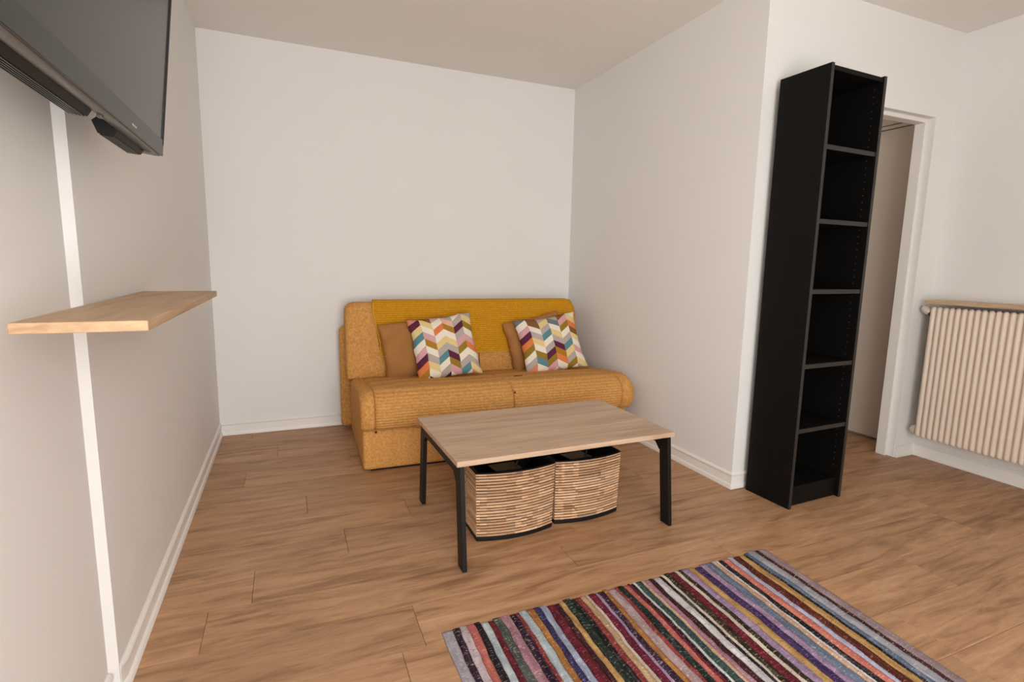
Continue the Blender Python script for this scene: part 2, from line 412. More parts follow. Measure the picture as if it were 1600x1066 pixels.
# ------------------------------------------------------------------ baseboards (moulded profile)
BP = [(0, 0), (.015, 0), (.015, .014), (.0125, .022), (.0075, .026), (.0075, .066), (.0105, .070), (.0115, .076), (.0085, .081), (.007, .083), (.0035, .086), (0, .086)]
def baseboard(name, pts, side, taper=False):
    """profile swept along a floor polyline; side=+1 puts the profile to the left of travel"""
    bm = new_bm(); P = [Vector((x, y)) for x, y in pts]; secs = []
    for i, p in enumerate(P):
        ds = []
        if i > 0: ds.append((P[i] - P[i - 1]).normalized())
        if i < len(P) - 1: ds.append((P[i + 1] - P[i]).normalized())
        ns = [Vector((-d.y, d.x)) * side for d in ds]
        n = ns[0] if len(ns) == 1 else (ns[0] + ns[1]) / (1 + ns[0].dot(ns[1]))
        secs.append([(p.x + n.x * t, p.y + n.y * t, z + .0005) for t, z in BP])
    if taper:   # splayed end, shaped to dim the bright spot of a square cut
        d = (P[1] - P[0]).normalized(); n = Vector((-d.y, d.x)) * side
        a = [(P[0].x + n.x * t * .1, P[0].y + n.y * t * .1, z + .0005) for t, z in BP]
        b = [(P[0].x + d.x * .03 + n.x * t, P[0].y + d.y * .03 + n.y * t, z + .0005) for t, z in BP]
        secs = [a, b] + secs[1:]
    loft(bm, secs)
    return obj(name, bm, M['trim'], kind='structure', auto=30)
baseboard('baseboard_left', [(-.018, YR), (-.018, -2.300)], -1)
baseboard('baseboard_left_far', [(0, -2.268), (0, 0), (W, 0), (W, YD), (DX0 - .004, YD)], -1, True)
baseboard('baseboard_right', [(DX1 + .004, YD), (XW, YD), (XW, YR)], -1)

# ------------------------------------------------------------------ doorway casing
d1 = struct_empty('door_1')
# steel frame set back in the plastered reveal: front ledge, then the deeper rebate
LY, FW = YD + .038, .025
bm = new_bm(); box(bm, (DX1 - FW, LY, .0005), (DX1 + .001, YD + DT - .004, DZ + .001), .0015, 1); obj('jamb', bm, M['trim'], d1)
bm = new_bm(); box(bm, (DX0 - .001, LY, .0005), (DX0 + FW, YD + DT - .004, DZ + .001), .0015, 1); obj('jamb', bm, M['trim'], d1)
bm = new_bm(); box(bm, (DX0 + FW, LY, DZ - .022), (DX1 - FW, YD + DT - .004, DZ + .001), .0015, 1); obj('head_jamb', bm, M['trim'], d1)
# flush cupboard door in the hallway
d2 = struct_empty('door_2')
bm = new_bm(); box(bm, (4.118, -1.70, .014), (4.152, -.72, 2.064), .002); obj('door_leaf', bm, M['hall'], d2)
bm = new_bm(); box(bm, (4.120, -1.70, 2.070), (4.152, -.72, 2.092), .002); obj('door_rail', bm, M['hall'], d2)
bm = new_bm(); box(bm, (4.118, -1.70, 2.097), (4.152, -.72, 2.49), .002); obj('top_panel', bm, M['hall'], d2)
bm = new_bm(); box(bm, (4.1525, -1.70, .001), (4.1545, -.70, 2.49)); obj('gap_sheet', bm, M['gap'], d2)  # dark sheet standing in for the shade in the door gaps

# ------------------------------------------------------------------ wall shelf (left)
bm = new_bm()
prism(bm, [(0.020, -2.705), (.216, -2.705), (.216, -1.700), (0.0003, -1.700)], 'z', 1.0200, 1.039)
bmesh.ops.bevel(bm, geom=[e for e in bm.edges], offset=.0012, segments=1, affect='EDGES')
sh = obj('wall_shelf', bm, M['shelf_wood'])
sh['label'] = 'light oak floating shelf on the left wall under the television'; sh['category'] = 'shelf'

# ------------------------------------------------------------------ television
tv = thing('television', 'grey flat screen television tilted down on the left wall above the oak shelf', 'television', (.150, -2.529, 1.420), (0, math.radians(6.5), 0))
HL, TH = .449, .53
bm = new_bm()   # shell: rear frame
box(bm, (-.034, -HL, 0), (-.004, HL, TH), .006, 2)
obj('frame', bm, M['tv_shell'], tv, auto=35)
bm = new_bm()   # front bezel ring
for lo, hi in (((-.004, -HL + .002, .002), (.0, HL - .002, .044)), ((-.004, -HL + .002, TH - .014), (.0, HL - .002, TH - .002)),
               ((-.004, -HL + .002, .044), (.0, -HL + .016, TH - .014)), ((-.004, HL - .016, .044), (.0, HL - .002, TH - .014))):
    box(bm, lo, hi, .001, 1)
obj('bezel', bm, M['tv_bezel'], tv)
bm = new_bm(); box(bm, (-.0045, -HL + .016, .044), (-.0022, HL - .016, TH - .014)); obj('screen', bm, M['screen'], tv)
for s in (-1, 1):   # thin dark side trims
    bm = new_bm(); box(bm, (-.003, s * (HL - .0095) - .0055, .03), (.0007, s * (HL - .0095) + .0055, TH - .004), .0005, 1)
    obj('side_trim', bm, M['tv_black'], tv)
bm = new_bm(); box(bm, (-.0005, .135, .014), (.0006, .170, .0185), .0004, 1); obj('badge', bm, M['logo'], tv)
bm = new_bm()   # rear housing with sloped sides
secs = []
for d, l, z0_, z1_ in ((-.033, .40, .012, .46), (-.060, .385, .022, .44), (-.085, .30, .075, .38)):
    secs.append([(d, -l, z0_), (d, l, z0_), (d, l, z1_), (d, -l, z1_)])
loft(bm, secs); obj('rear_housing', bm, M['tv_shell'], tv)
def grille(y0_, y1_):
    bm = new_bm()
    prism(bm, [(-.030, .0), (-.036, -.012), (-.066, -.012), (-.078, .012), (-.06, .03), (-.03, .03)], 'y', y0_, y1_)
    g = obj('speaker_grille', bm, M['tv_black'], tv)
    bm = new_bm()
    for i in range(5):
        x = -.040 - i * .0055; box(bm, (x - .0012, y0_ + .006, -.0145), (x + .0012, y1_ - .006, -.0115))
    obj('grille_slats', bm, M['tv_bezel'], g)
grille(.154, .384); grille(-.415, -.015)
bm = new_bm(); box(bm, (-.030, .008, -.005), (-.020, .022, .001), .002, 2); obj('sensor_bump', bm, M['tv_shell'], tv)
bm = new_bm(); box(bm, (-.050, .380, -.004), (-.02, .415, .004), .003, 2); obj('foot_stub', bm, M['tv_shell'], tv)
bm = new_bm(); box(bm, (-.11, -.12, .14), (-.083, .12, .32), .003); obj('mount_plate', bm, M['black_metal'], tv)
bm = new_bm(); box(bm, (-.199, -.05, .17), (-.108, .05, .29), .003)
obj('wall_bracket', bm, M['black_metal'], tv)

# ------------------------------------------------------------------ radiator
rad = thing('radiator', 'cream column radiator on the right wall beside the doorway', 'radiator', (3.925, -1.912, 0))
def tube_section():
    b_ = new_bm(); zt, zb = .948, .157
    # one flat vertical tube, front rounded, with curved ends
    secs = []
    n = 12
    steps = [(zb, .15), (zb + .003, .5), (zb + .009, .82), (zb + .02, 1), (zt - .03, 1), (zt - .012, .86), (zt - .004, .55), (zt, .15)]
    for z, s in steps:
        ring = []
        for k in range(n):
            a = 2 * PI * k / n
            x = .016 - .016 * math.cos(a) * s; y = -.0122 + .0131 * math.sin(a) * (.45 + .55 * s)
            ring.append((x, y, z))
        secs.append(ring)
    loft(b_, secs); bmesh.ops.recalc_face_normals(b_, faces=b_.faces[:])
    me = bpy.data.meshes.new('tube'); b_.to_mesh(me); b_.free(); me.materials.append(M['radiator'])
    me.polygons.foreach_set('use_smooth', [True] * len(me.polygons))
    return me
tm = tube_section(); NT = 34
for i in range(NT): share('tube', tm, rad, (0, -.0312 * i, 0))
for i in range(0, NT): share('rear_tube', tm, rad, (.062, -.0312 * i, 0))
for z in (.905, .205):
    bm = new_bm(); tube(bm, [(.047, -.001, z), (.047, -.0312 * NT + .008, z)], .021, 14); obj('header_pipe', bm, M['radiator'], rad, auto=40)
bm = new_bm(); box(bm, (.015, -.0312 * NT + .008, .165), (.019, -.004, .94)); obj('web_plate', bm, M['radiator'], rad)
# valves and pipes
bm = new_bm(); tube(bm, [(.030, .001, .905), (.030, .014, .908)], .018, 12); obj('valve_collar', bm, M['valve_dark'], rad, auto=40)
bm = new_bm()
tube(bm, [(.030, .011, .909), (.028, .019, .916), (.024, .040, .930), (.022, .050, .936), (.021, .054, .938)], [.015, .021, .020, .016, .006], 14)
obj('thermostat_knob', bm, M['valve'], rad, auto=40)
bm = new_bm(); tube(bm, [(.040, .001, .190), (.040, .008, .190), (.040, .026, .190), (.040, .036, .190), (.040, .039, .190)], [.016, .030, .029, .022, .010], 14); obj('lockshield', bm, M['valve'], rad, auto=40)
bm = new_bm(); tube(bm, [(.047, .016, .195), (.138, .020, .236)], .008, 10); obj('supply_pipe', bm, M['valve'], rad, auto=40)
bm = new_bm(); tube(bm, [(.1, .020, .24), (.1485, .020, .24)], [.014, .02], 12); obj('pipe_collar', bm, M['trim'], rad, auto=40)
for y in (-.20, -.80):
    bm = new_bm(); box(bm, (.075, y, .80), (.1485, y + .03, .86)); obj('wall_bracket', bm, M['radiator'], rad)
bm = new_bm(); box(bm, (3.910, -3.02, .964), (XW, -1.888, .986), .003)
o = obj('radiator_shelf', bm, M['sill_wood']); o['label'] = 'pale wooden board lying along the top of the cream radiator'; o['category'] = 'shelf'

# ------------------------------------------------------------------ bookcase
bc = thing('bookcase', 'tall narrow black open bookcase standing beside the doorway', 'bookcase', (2.633, -2.124, 0), (0, 0, .0387))
BW, BD, BH, T = .388, .252, 2.033, .018
bm = new_bm(); box(bm, (0, 0, 0), (T, BD, BH), .001, 1); obj('side_panel', bm, M['black_wood'], bc)
bm = new_bm(); box(bm, (BW - T, 0, 0), (BW, BD, BH), .001, 1); obj('side_panel', bm, M['black_wood'], bc)
for x in (0, BW - T):
    bm = new_bm(); box(bm, (x + .0002, -.0015, .0), (x + T - .0002, .0002, BH)); obj('lit_edge', bm, M['edge_lit'], bc)
bm = new_bm(); box(bm, (T, .004, BH - .026), (BW - T, BD, BH - .006), .001, 1); obj('top_panel', bm, M['black_wood'], bc)
bm = new_bm(); box(bm, (T, BD - .006, .06), (BW - T, BD - .001, BH - .026)); obj('back_panel', bm, M['black_wood'], bc)
bm = new_bm(); box(bm, (T, .022, .0), (BW - T, .034, .078), .001, 1); obj('plinth', bm, M['black_wood'], bc)
SZ = (1.688, 1.367, 1.050, .700, .386)
for z in SZ:
    bm = new_bm(); box(bm, (T, .004, z - .0105), (BW - T, BD - .006, z + .0105), .0008, 1); s_ = obj('shelf_board', bm, M['black_wood'], bc)
    bm = new_bm(); box(bm, (T + .0005, .0025, z - .010), (BW - T - .0005, .0042, z + .010)); obj('lit_edge', bm, M['edge_lit'], s_)
bm = new_bm(); box(bm, (T, .018, .078), (BW - T, BD - .006, .100), .001, 1); obj('bottom_board', bm, M['black_wood'], bc)
bm = new_bm()   # rows of small shelf-pin holes with bright sleeves on the inner right side
z = .16
while z < 1.99:
    if all(abs(z - s) > .014 for s in SZ):
        for y in (.040,):
            tube(bm, [(BW - T + .001, y, z), (BW - T - .0012, y, z)], .0026, 6); tube(bm, [(T - .001, y, z), (T + .0012, y, z)], .0026, 6)
    z += .032
o = obj('pin_sleeves', bm, M['pin'], bc); o['kind'] = 'stuff'

# ------------------------------------------------------------------ sofa
sofa = thing('sofa', 'tan chenille sofa bed with mustard throw standing in the alcove', 'sofa', (.790, -.962, 0), (0, 0, math.radians(-1.5)))
def rounded(poly, rad, seg=5):
    out = []; n = len(poly)
    for i in range(n):
        p = Vector(poly[i]); a = Vector(poly[i - 1]); c = Vector(poly[(i + 1) % n]); r_ = rad[i] if isinstance(rad, (list, tuple)) else rad
        d1_ = (a - p).normalized(); d2_ = (c - p).normalized(); r_ = min(r_, (a - p).length * .49, (c - p).length * .49)
        A = p + d1_ * r_; C = p + d2_ * r_
        for k in range(seg + 1):
            t = k / seg
            out.append(((1 - t) ** 2) * A + 2 * t * (1 - t) * p + t * t * C)
    return out
SW = 1.71
# near-black block painting in the shade under the sofa, then base box
bm = new_bm(); box(bm, (.04, .02, 0), (1.63, .74, .03)); obj('plinth', bm, M['gap'], sofa)
bm = new_bm(); box(bm, (0, 0, .010), (1.67, .80, .238), .018, 3); obj('base', bm, M['sofa'], sofa, auto=40)
# seat: cushions swept along the width
SP = [(-.030, .238), (-.058, .300), (-.050, .400), (.040, .458), (.62, .405), (.64, .238)]
SR = [.03, .04, .06, .08, .03, .02]
def seat_section(u, pinch, drop):
    pts = rounded(SP, SR, 6)
    c = Vector((.29, .33)); res = []
    for q in pts:
        d = q - c
        k = 1 - pinch
        z = c.y + d.y * (1 - pinch * 1.3)
        top = max(0, (q.y - .33) / .12)
        z -= drop * top
        z = max(z, .238)
        w = noise.noise(Vector((u * 3.1, q.x * 4, q.y * 4))) * .006
        res.append((u, c.x + d.x * k + w * .6, z + (w if q.y > .3 else 0)))
    return res
def seat_part(name, u0, u1, end0, end1, mt, n=14):
    """end: 'seam' pinches tight against its neighbour, 'round' is a padded outer end"""
    us = []
    for i in range(n + 1): us.append(u0 + (u1 - u0) * i / n)
    extra = [u0 + e for e in (.002, .006, .014, .028)] + [u1 - e for e in (.002, .006, .014, .028)]
    us = sorted(set([round(x, 4) for x in us + extra if u0 <= x <= u1]))
    secs = []
    for u_ in us:
        pin = 0; drp = 0
        for end, d in ((end0, u_ - u0), (end1, u1 - u_)):
            if end == 'seam': pin += .045 * math.exp(-d / .006)
            else:
                R0 = .055; t = max(0, 1 - d / R0); pin += .10 * (1 - math.sqrt(max(0, 1 - t * t)))
                drp += (.018 if u1 < .5 else .035) * (1 - math.sqrt(max(0, 1 - t * t)))
        secs.append(seat_section(u_, pin, drp))
    bm = new_bm(); loft(bm, secs)
    return obj(name, bm, mt, sofa, smooth=True)
seat_part('seat_end', -.012, .064, 'round', 'seam', M['sofa'], 6)
seat_part('seat_cushion', .064, .866, 'seam', 'seam', M['sofa_rib'], 20)
seat_part('seat_cushion', .866, 1.610, 'seam', 'seam', M['sofa_rib'], 20)
seat_part('seat_end', 1.610, SW, 'seam', 'round', M['sofa'], 8)
# backrest
BPR = [(.600, .36), (.690, .885), (.835, .885), (.815, .36)]
BRR = [.02, .06, .06, .02]
U0, U1 = -.030, 1.645
def corner_drop(u_):
    d = min(u_ - U0, U1 - u_); R0 = .055
    if d >= R0: return 0.0
    t = 1 - max(0, d) / R0
    return R0 * (1 - math.sqrt(max(0, 1 - t * t)))
def back_section(u_, off=0.0):
    dr = corner_drop(u_); pts = []
    poly = [(.606 + dr * .35, .395), (.690 + dr * .35, .885 - dr), (.835 - dr * .35, .885 - dr), (.815 - dr * .35, .395)]
    return rounded(poly, BRR, 6)
bm = new_bm(); us = sorted(set([U0, U0 + .002, U0 + .006, U0 + .014, U0 + .028, U0 + .055] + [U0 + .055 + i * (U1 - U0 - .11) / 24 for i in range(25)] + [U1 - .055, U1 - .028, U1 - .014, U1 - .006, U1 - .002, U1]))
secs = []
for u_ in us:
    s_ = []
    for q in back_section(u_):
        w = noise.noise(Vector((u_ * 4, q.x * 5, q.y * 5))) * .004
        s_.append((u_, q.x + w, q.y + w * .5))
    secs.append(s_)
loft(bm, secs); obj('backrest', bm, M['sofa'], sofa, smooth=True)
bm = new_bm(); box(bm, (-.062, .82, .02), (1.66, .885, .715), .03, 3); obj('rear_panel', bm, M['sofa'], sofa, auto=40)
# vertical seam in the middle of the backrest
bm = new_bm(); tube(bm, [(.86, .6035, .40), (.86, .632, .56)], .0022, 6); obj('back_seam', bm, M['slit'], sofa)
bm = new_bm(); box(bm, (.955, .188, .4405), (1.01, .193, .4495)); obj('zip_slit', bm, M['slit'], sofa)
bm = new_bm(); tube(bm, [(.866, -.050, .405), (.866, -.060, .402)], [.006, .003], 8); obj('tuft', bm, M['slit'], sofa)
bm = new_bm(); tube(bm, [(.066, -.035, .236), (.066, -.043, .236)], [.007, .004], 8); obj('tuft', bm, M['slit'], sofa)

# ------------------------------------------------------------------ mustard throw over the backrest (lies on the sofa: its own thing)
def path(u_):
    """front hem -> over the top -> down the back, following the backrest with clearance"""
    dr = corner_drop(u_); k = .35
    zt = .885 - dr
    pl = [Vector((.600 + dr * k + (.690 - .600) * ((.535 - .36) / .525), .535)), Vector((.690 + dr * k, zt)), Vector((.835 - dr * k, zt)), Vector((.822 - dr * k, .62))]
    pts = [pl[0]]
    for i in (1, 2):
        A = pl[i] + (pl[i - 1] - pl[i]).normalized() * .06; C = pl[i] + (pl[i + 1] - pl[i]).normalized() * .06
        for j in range(9):
            t = j / 8; pts.append(((1 - t) ** 2) * A + 2 * t * (1 - t) * pl[i] + t * t * C)
    pts.append(pl[3])
    return pts
def resample(pts, n):
    L_ = [0]
    for a, b in zip(pts, pts[1:]): L_.append(L_[-1] + (b - a).length)
    out = []; i = 0
    for k in range(n):
        s = L_[-1] * k / (n - 1)
        while i < len(pts) - 2 and L_[i + 1] < s: i += 1
        t = (s - L_[i]) / max(1e-9, L_[i + 1] - L_[i]); t = min(1, max(0, t))
        d = (pts[i + 1] - pts[i]).normalized()
        out.append((pts[i].lerp(pts[i + 1], t), Vector((-d.y, d.x)), s))
    return out
NU, NP = 46, 300
bm = new_bm(); hem = []
outer = []; inner = []
for iu in range(NU + 1):
    fu = iu / NU; ro = []; ri = []
    for kp in range(NP):
        s = kp / (NP - 1)
        ul = .185 - .035 * min(1, s / .42) + .006 * math.sin(s * 12)      # slanting left edge
        ur = 1.645 - .05 * max(0, 1 - s / .40)
        u_ = ul + (ur - ul) * fu
        if kp == 0 or True:
            pass
        ro.append(u_); ri.append(u_)
    P_ = resample(path(.16 + (1.645 - .16) * fu), NP)
    A = []; B = []
    for kp, (q, nrm, s) in enumerate(P_):
        u_ = ro[kp]
        rib = .0042 * abs(math.sin(PI * s / .0145)) ** .7
        w = (noise.noise(Vector((u_ * 3, s * 5, 3.3))) + 1) * .0025
        A.append((u_, q.x + nrm.x * (.007 + w + rib), q.y + nrm.y * (.007 + w + rib)))
        B.append((u_, q.x + nrm.x * (.0045 + w), q.y + nrm.y * (.0045 + w)))
    outer.append(A); inner.append(B)
# closed section along the path for every u
loft(bm, [a + b[::-1] for a, b in zip(outer, inner)])
th = thing('throw_blanket', 'mustard ribbed throw draped over the sofa backrest', 'blanket', (.790, -.958, 0), (0, 0, math.radians(-1.5)))
obj('cloth', bm, M['throw'], th, auto=60)
bm = new_bm(); tube(bm, [a[0] for a in outer], .0045, 6); obj('hem', bm, M['throw_hem'], th, smooth=True)
bm = new_bm(); tube(bm, [outer[0][i] for i in range(0, 150, 4)], .004, 6); obj('hem', bm, M['throw_hem'], th, smooth=True)

# ------------------------------------------------------------------ cushions
def cushion_mesh(name, w, h, t, mt, seed, pinch=.045, n=30, floppy=1.0):
    b_ = new_bm(); uvl = b_.loops.layers.uv.new('UVMap')
    def side(sg):
        g = []
        for j in range(n + 1):
            rowv = []
            for i in range(n + 1):
                x = -1 + 2 * i / n; y = -1 + 2 * j / n
                ex = 1 - abs(x) ** 2.6; ey = 1 - abs(y) ** 2.6
                th_ = (max(0, ex) ** .55) * (max(0, ey) ** .55)
                px = x * w / 2 * (1 - pinch * (1 - y * y)); py = y * h / 2 * (1 - pinch * (1 - x * x))
                e = (1 - th_)
                wv = noise.noise(Vector((x * 2.2 + seed, y * 2.2, seed * .7))) * .010 * floppy
                wr = noise.noise(Vector((x * 6 + seed, y * 6, 5 + seed))) * .004 * floppy
                pz = sg * (t / 2 * th_ + .0015) + wv * e * .9 + wr * th_
                rowv.append((b_.verts.new((px + wr * e * 2, py + wv * e * .8, pz)), ((x + 1) / 2, (y + 1) / 2)))
            g.append(rowv)
        return g
    F = side(1); B = side(-1)
    def quad(a, b, c, d):
        fc = b_.faces.new([q[0] for q in (a, b, c, d)])
        for l, q in zip(fc.loops, (a, b, c, d)): l[uvl].uv = q[1]
    for G in (F, B):
        for j in range(n):
            for i in range(n): quad(G[j][i], G[j][i + 1], G[j + 1][i + 1], G[j + 1][i])
    for i in range(n):
        quad(F[0][i], F[0][i + 1], B[0][i + 1], B[0][i]); quad(F[n][i], F[n][i + 1], B[n][i + 1], B[n][i])
        quad(F[i][0], F[i + 1][0], B[i + 1][0], B[i][0]); quad(F[i][n], F[i + 1][n], B[i + 1][n], B[i][n])
    bmesh.ops.recalc_face_normals(b_, faces=b_.faces[:])
    me = bpy.data.meshes.new(name); b_.to_mesh(me); b_.free(); me.materials.append(mt)
    me.polygons.foreach_set('use_smooth', [True] * len(me.polygons))
    return me
SOFA_M = Matrix.Translation((.790, -.958, 0)) @ Matrix.Rotation(math.radians(-1.5), 4, 'Z')
def place_cushion(name, me, label, u_, v_, z_, lean, spin, yaw, group):
    o = bpy.data.objects.new(name, me); col.objects.link(o)
    # mesh plane xy: x along sofa, y up, +z towards the viewer
    o.matrix_world = SOFA_M @ Matrix.Translation((u_, v_, z_)) @ Matrix.Rotation(math.radians(yaw), 4, 'Z') @ Matrix.Rotation(math.radians(90 - lean), 4, 'X') @ Matrix.Rotation(math.radians(spin), 4, 'Z')
    o['label'] = label; o['category'] = 'cushion'; o['group'] = group
    return o
place_cushion('cushion', cushion_mesh('brown_cushion_a', .43, .385, .10, M['brown_cushion'], 1.3), 'plain brown velvet cushion behind the left chevron cushion', .400, .560, .588, 12, 7, 0, 'plain brown cushions on the sofa')
place_cushion('cushion', cushion_mesh('brown_cushion_b', .43, .385, .10, M['brown_cushion'], 4.1), 'plain brown velvet cushion mostly hidden behind the right chevron cushion', 1.275, .570, .590, 12, 12, -3, 'plain brown cushions on the sofa')
place_cushion('cushion', cushion_mesh('chevron_cushion_a', .43, .425, .12, M['chev_a'], 7.7, .07), 'chevron patterned cushion on the left half of the sofa', .572, .455, .612, 24, 6, 0, 'chevron cushions on the sofa')
place_cushion('cushion', cushion_mesh('chevron_cushion_b', .47, .415, .12, M['chev_b'], 9.2, .075), 'chevron patterned cushion at the right end of the sofa', 1.338, .462, .600, 24, 7, -3, 'chevron cushions on the sofa')

# ------------------------------------------------------------------ coffee table
TBL = thing('coffee_table', 'low coffee table with grey oak top and black metal legs', 'table', (.996, -2.036, 0), (0, 0, .016))
TW, TD, TZ, TT = 1.012, .612, .425, .021
bm = new_bm(); box(bm, (0, 0, TZ - TT), (TW, .2092, TZ), .0017, 1); obj('tabletop_board', bm, M['table_wood'], TBL)
bm = new_bm(); box(bm, (0, .2102, TZ - TT), (TW, TD, TZ), .0017, 1); obj('tabletop_board', bm, M['table_wood'], TBL)
def table_leg(x, near):
    bm = new_bm(); zt = TZ - TT - .0005; w = .058
    if near: yt, yb = .012, -.030
    else: yt, yb = TD - .012 - w, TD + .030 - w
    prism(bm, [(yb, 0), (yb + w, 0), (yt + w, zt), (yt, zt)], 'x', x, x + .018)
    bmesh.ops.bevel(bm, geom=bm.edges[:], offset=.001, segments=1, affect='EDGES')
    obj('leg', bm, M['black_metal'], TBL)
for x in (.014, TW - .030):
    for nr in (True, False): table_leg(x, nr)
    bm = new_bm(); zt = TZ - TT - .0005   # top bar with sloped gussets running into the legs
    prism(bm, [(.066, zt - .075), (.095, zt - .045), (TD - .095, zt - .045), (TD - .066, zt - .075), (TD - .066, zt), (.066, zt)], 'x', x + .0005, x + .0175)
    obj('top_bar', bm, M['black_metal'], TBL)
bm = new_bm(); box(bm, (.034, .28, TZ - TT - .030), (TW - .033, .32, TZ - TT - .0005)); obj('cross_bar', bm, M['black_metal'], TBL)

# ------------------------------------------------------------------ cane baskets under the table
def basket(label, loc, rz, w, d, h, bow, seed, rows=22):
    rnd = random.Random(seed)
    B = thing('cane_basket', label, 'basket', loc, (0, 0, rz), 'cane storage baskets under the coffee table')
    def outline(off=0.0, n_front=26, n_side=16):
        """plan outline, front bowed outwards; returns list of (point, normal) going round"""
        cr = .022; raw = []
        def fr(t): return Vector((t * w, -bow * (1 - (2 * t - 1) ** 2)))
        for i in range(n_front + 1): raw.append(fr(i / n_front))
        for i in range(1, n_side): raw.append(Vector((w, d * i / n_side)))
        for i in range(n_front + 1): t = i / n_front; raw.append(Vector((w - t * w, d + bow * .5 * (1 - (2 * t - 1) ** 2))))
        for i in range(1, n_side): raw.append(Vector((0, d - d * i / n_side)))
        return raw
    O = outline(); n = len(O); C = Vector((w / 2, d / 2))
    nrm = []
    for i in range(n):
        t = (O[(i + 1) % n] - O[i - 1]).normalized(); nrm.append(Vector((t.y, -t.x)))
    z0, z1 = .018, h
    def P(i, off, z):
        tp = 1 + .035 * (z / h) - .01
        q = C + (O[i % n] - C) * tp + nrm[i % n] * off
        return (q.x, q.y, z)
    # dark inner wall / cord layer
    bm = new_bm(); rings = [[P(i, -.003, z) for i in range(n)] for z in (z0, z1)]
    loft(bm, rings, cap=False); obj('cord_wall', bm, M['cane_dark'], B)
    # base skid
    bm = new_bm(); loft(bm, [[P(i, .0005, 0) for i in range(n)], [P(i, .003, .006) for i in range(n)], [P(i, .002, z0 + .002) for i in range(n)]]); obj('base', bm, M['liner'], B, auto=40)
    # cane segments: horizontal splits woven row by row
    bm = new_bm(); tone = bm.loops.layers.float_color.new('tone')
    rh = (z1 - z0) / rows
    colbreaks = [0]
    base = [(206, 165, 126), (212, 173, 136), (198, 156, 117), (216, 179, 144), (188, 147, 110)]
    coltone = [rnd.choice((.84, .95, 1.0, 1.0, 1.05, 1.16)) for _ in range(n)]
    brk = sorted(rnd.sample(range(1, n), int(n * .42)))
    for r_ in range(rows):
        i = rnd.randint(0, 1)
        start = i
        while i < n + start:
            j = next((q for q in brk if q > i and rnd.random() < .75), n + start); j = min(max(j, i + 1), n + start)
            c = lin(rnd.choice(base)); k = rnd.uniform(.92, 1.06) * coltone[i % n]
            if rnd.random() < .06: k *= .72
            c = (c[0] * k, c[1] * k, c[2] * k, 1)
            za = z0 + rh * r_ + rh * .17 + rnd.uniform(-.0006, .0006); zb = z0 + rh * (r_ + 1) - rh * .17 + rnd.uniform(-.0006, .0006)
            dp = rnd.uniform(.0008, .0022)
            prof = [(-.003, za), (dp, za + .0008), (dp + .0005, (za + zb) / 2), (dp, zb - .0008), (-.003, zb)]
            secs = [[P(q, o_, z) for o_, z in prof] for q in range(i, j + 1)]
            before = len(bm.faces)
            rg = [[bm.verts.new(p_) for p_ in s_] for s_ in secs]
            fs = []
            for a, b in zip(rg, rg[1:]):
                for q in range(4): fs.append(bm.faces.new([a[q], b[q], b[q + 1], a[q + 1]]))
            fs.append(bm.faces.new(rg[0])); fs.append(bm.faces.new(rg[-1][::-1]))
            for f_ in fs:
                for l in f_.loops: l[tone] = c
            i = j
    wv = obj('cane_weave', bm, M['cane'], B); wv['kind'] = 'stuff'
    # black fabric rim, inner lining and contents flap
    bm = new_bm()
    loft(bm, [[P(i, .0025, h - .004) for i in range(n)], [P(i, .003, h + .001) for i in range(n)], [P(i, -.004, h + .003) for i in range(n)],
              [P(i, -.012, h - .002) for i in range(n)], [P(i, -.012, .05) for i in range(n)], [P(i, -.05, .04) for i in range(n)]], cap=False)
    b2 = bm.verts[:][-n:]; bm.faces.new(b2)
    obj('lining', bm, M['liner'], B, auto=50)
    bm = new_bm()
    a0 = w * .26
    prism(bm, [(.02, h - .012), (d * .45, h - .022), (d * .45, h - .026), (.02, h - .017)], 'x', a0, a0 + w * .34); obj('liner_flap', bm, M['flap'], B)
    bm = new_bm(); tube(bm, [(w * .55, d * .2, h - .02), (w * .6, d * .25, h + .006), (w * .72, d * .3, h + .006), (w * .8, d * .35, h - .02)], .005, 8); obj('liner_handle', bm, M['liner'], B, smooth=True)
    return B
basket('cane basket with black lining nearest the table\'s front left leg', (1.132, -1.868, 0), .0, .352, .27, .300, .030, 3)
basket('cane basket with black lining, the right one of the pair under the table', (1.507, -1.850, 0), .03, .335, .27, .296, .026, 5)

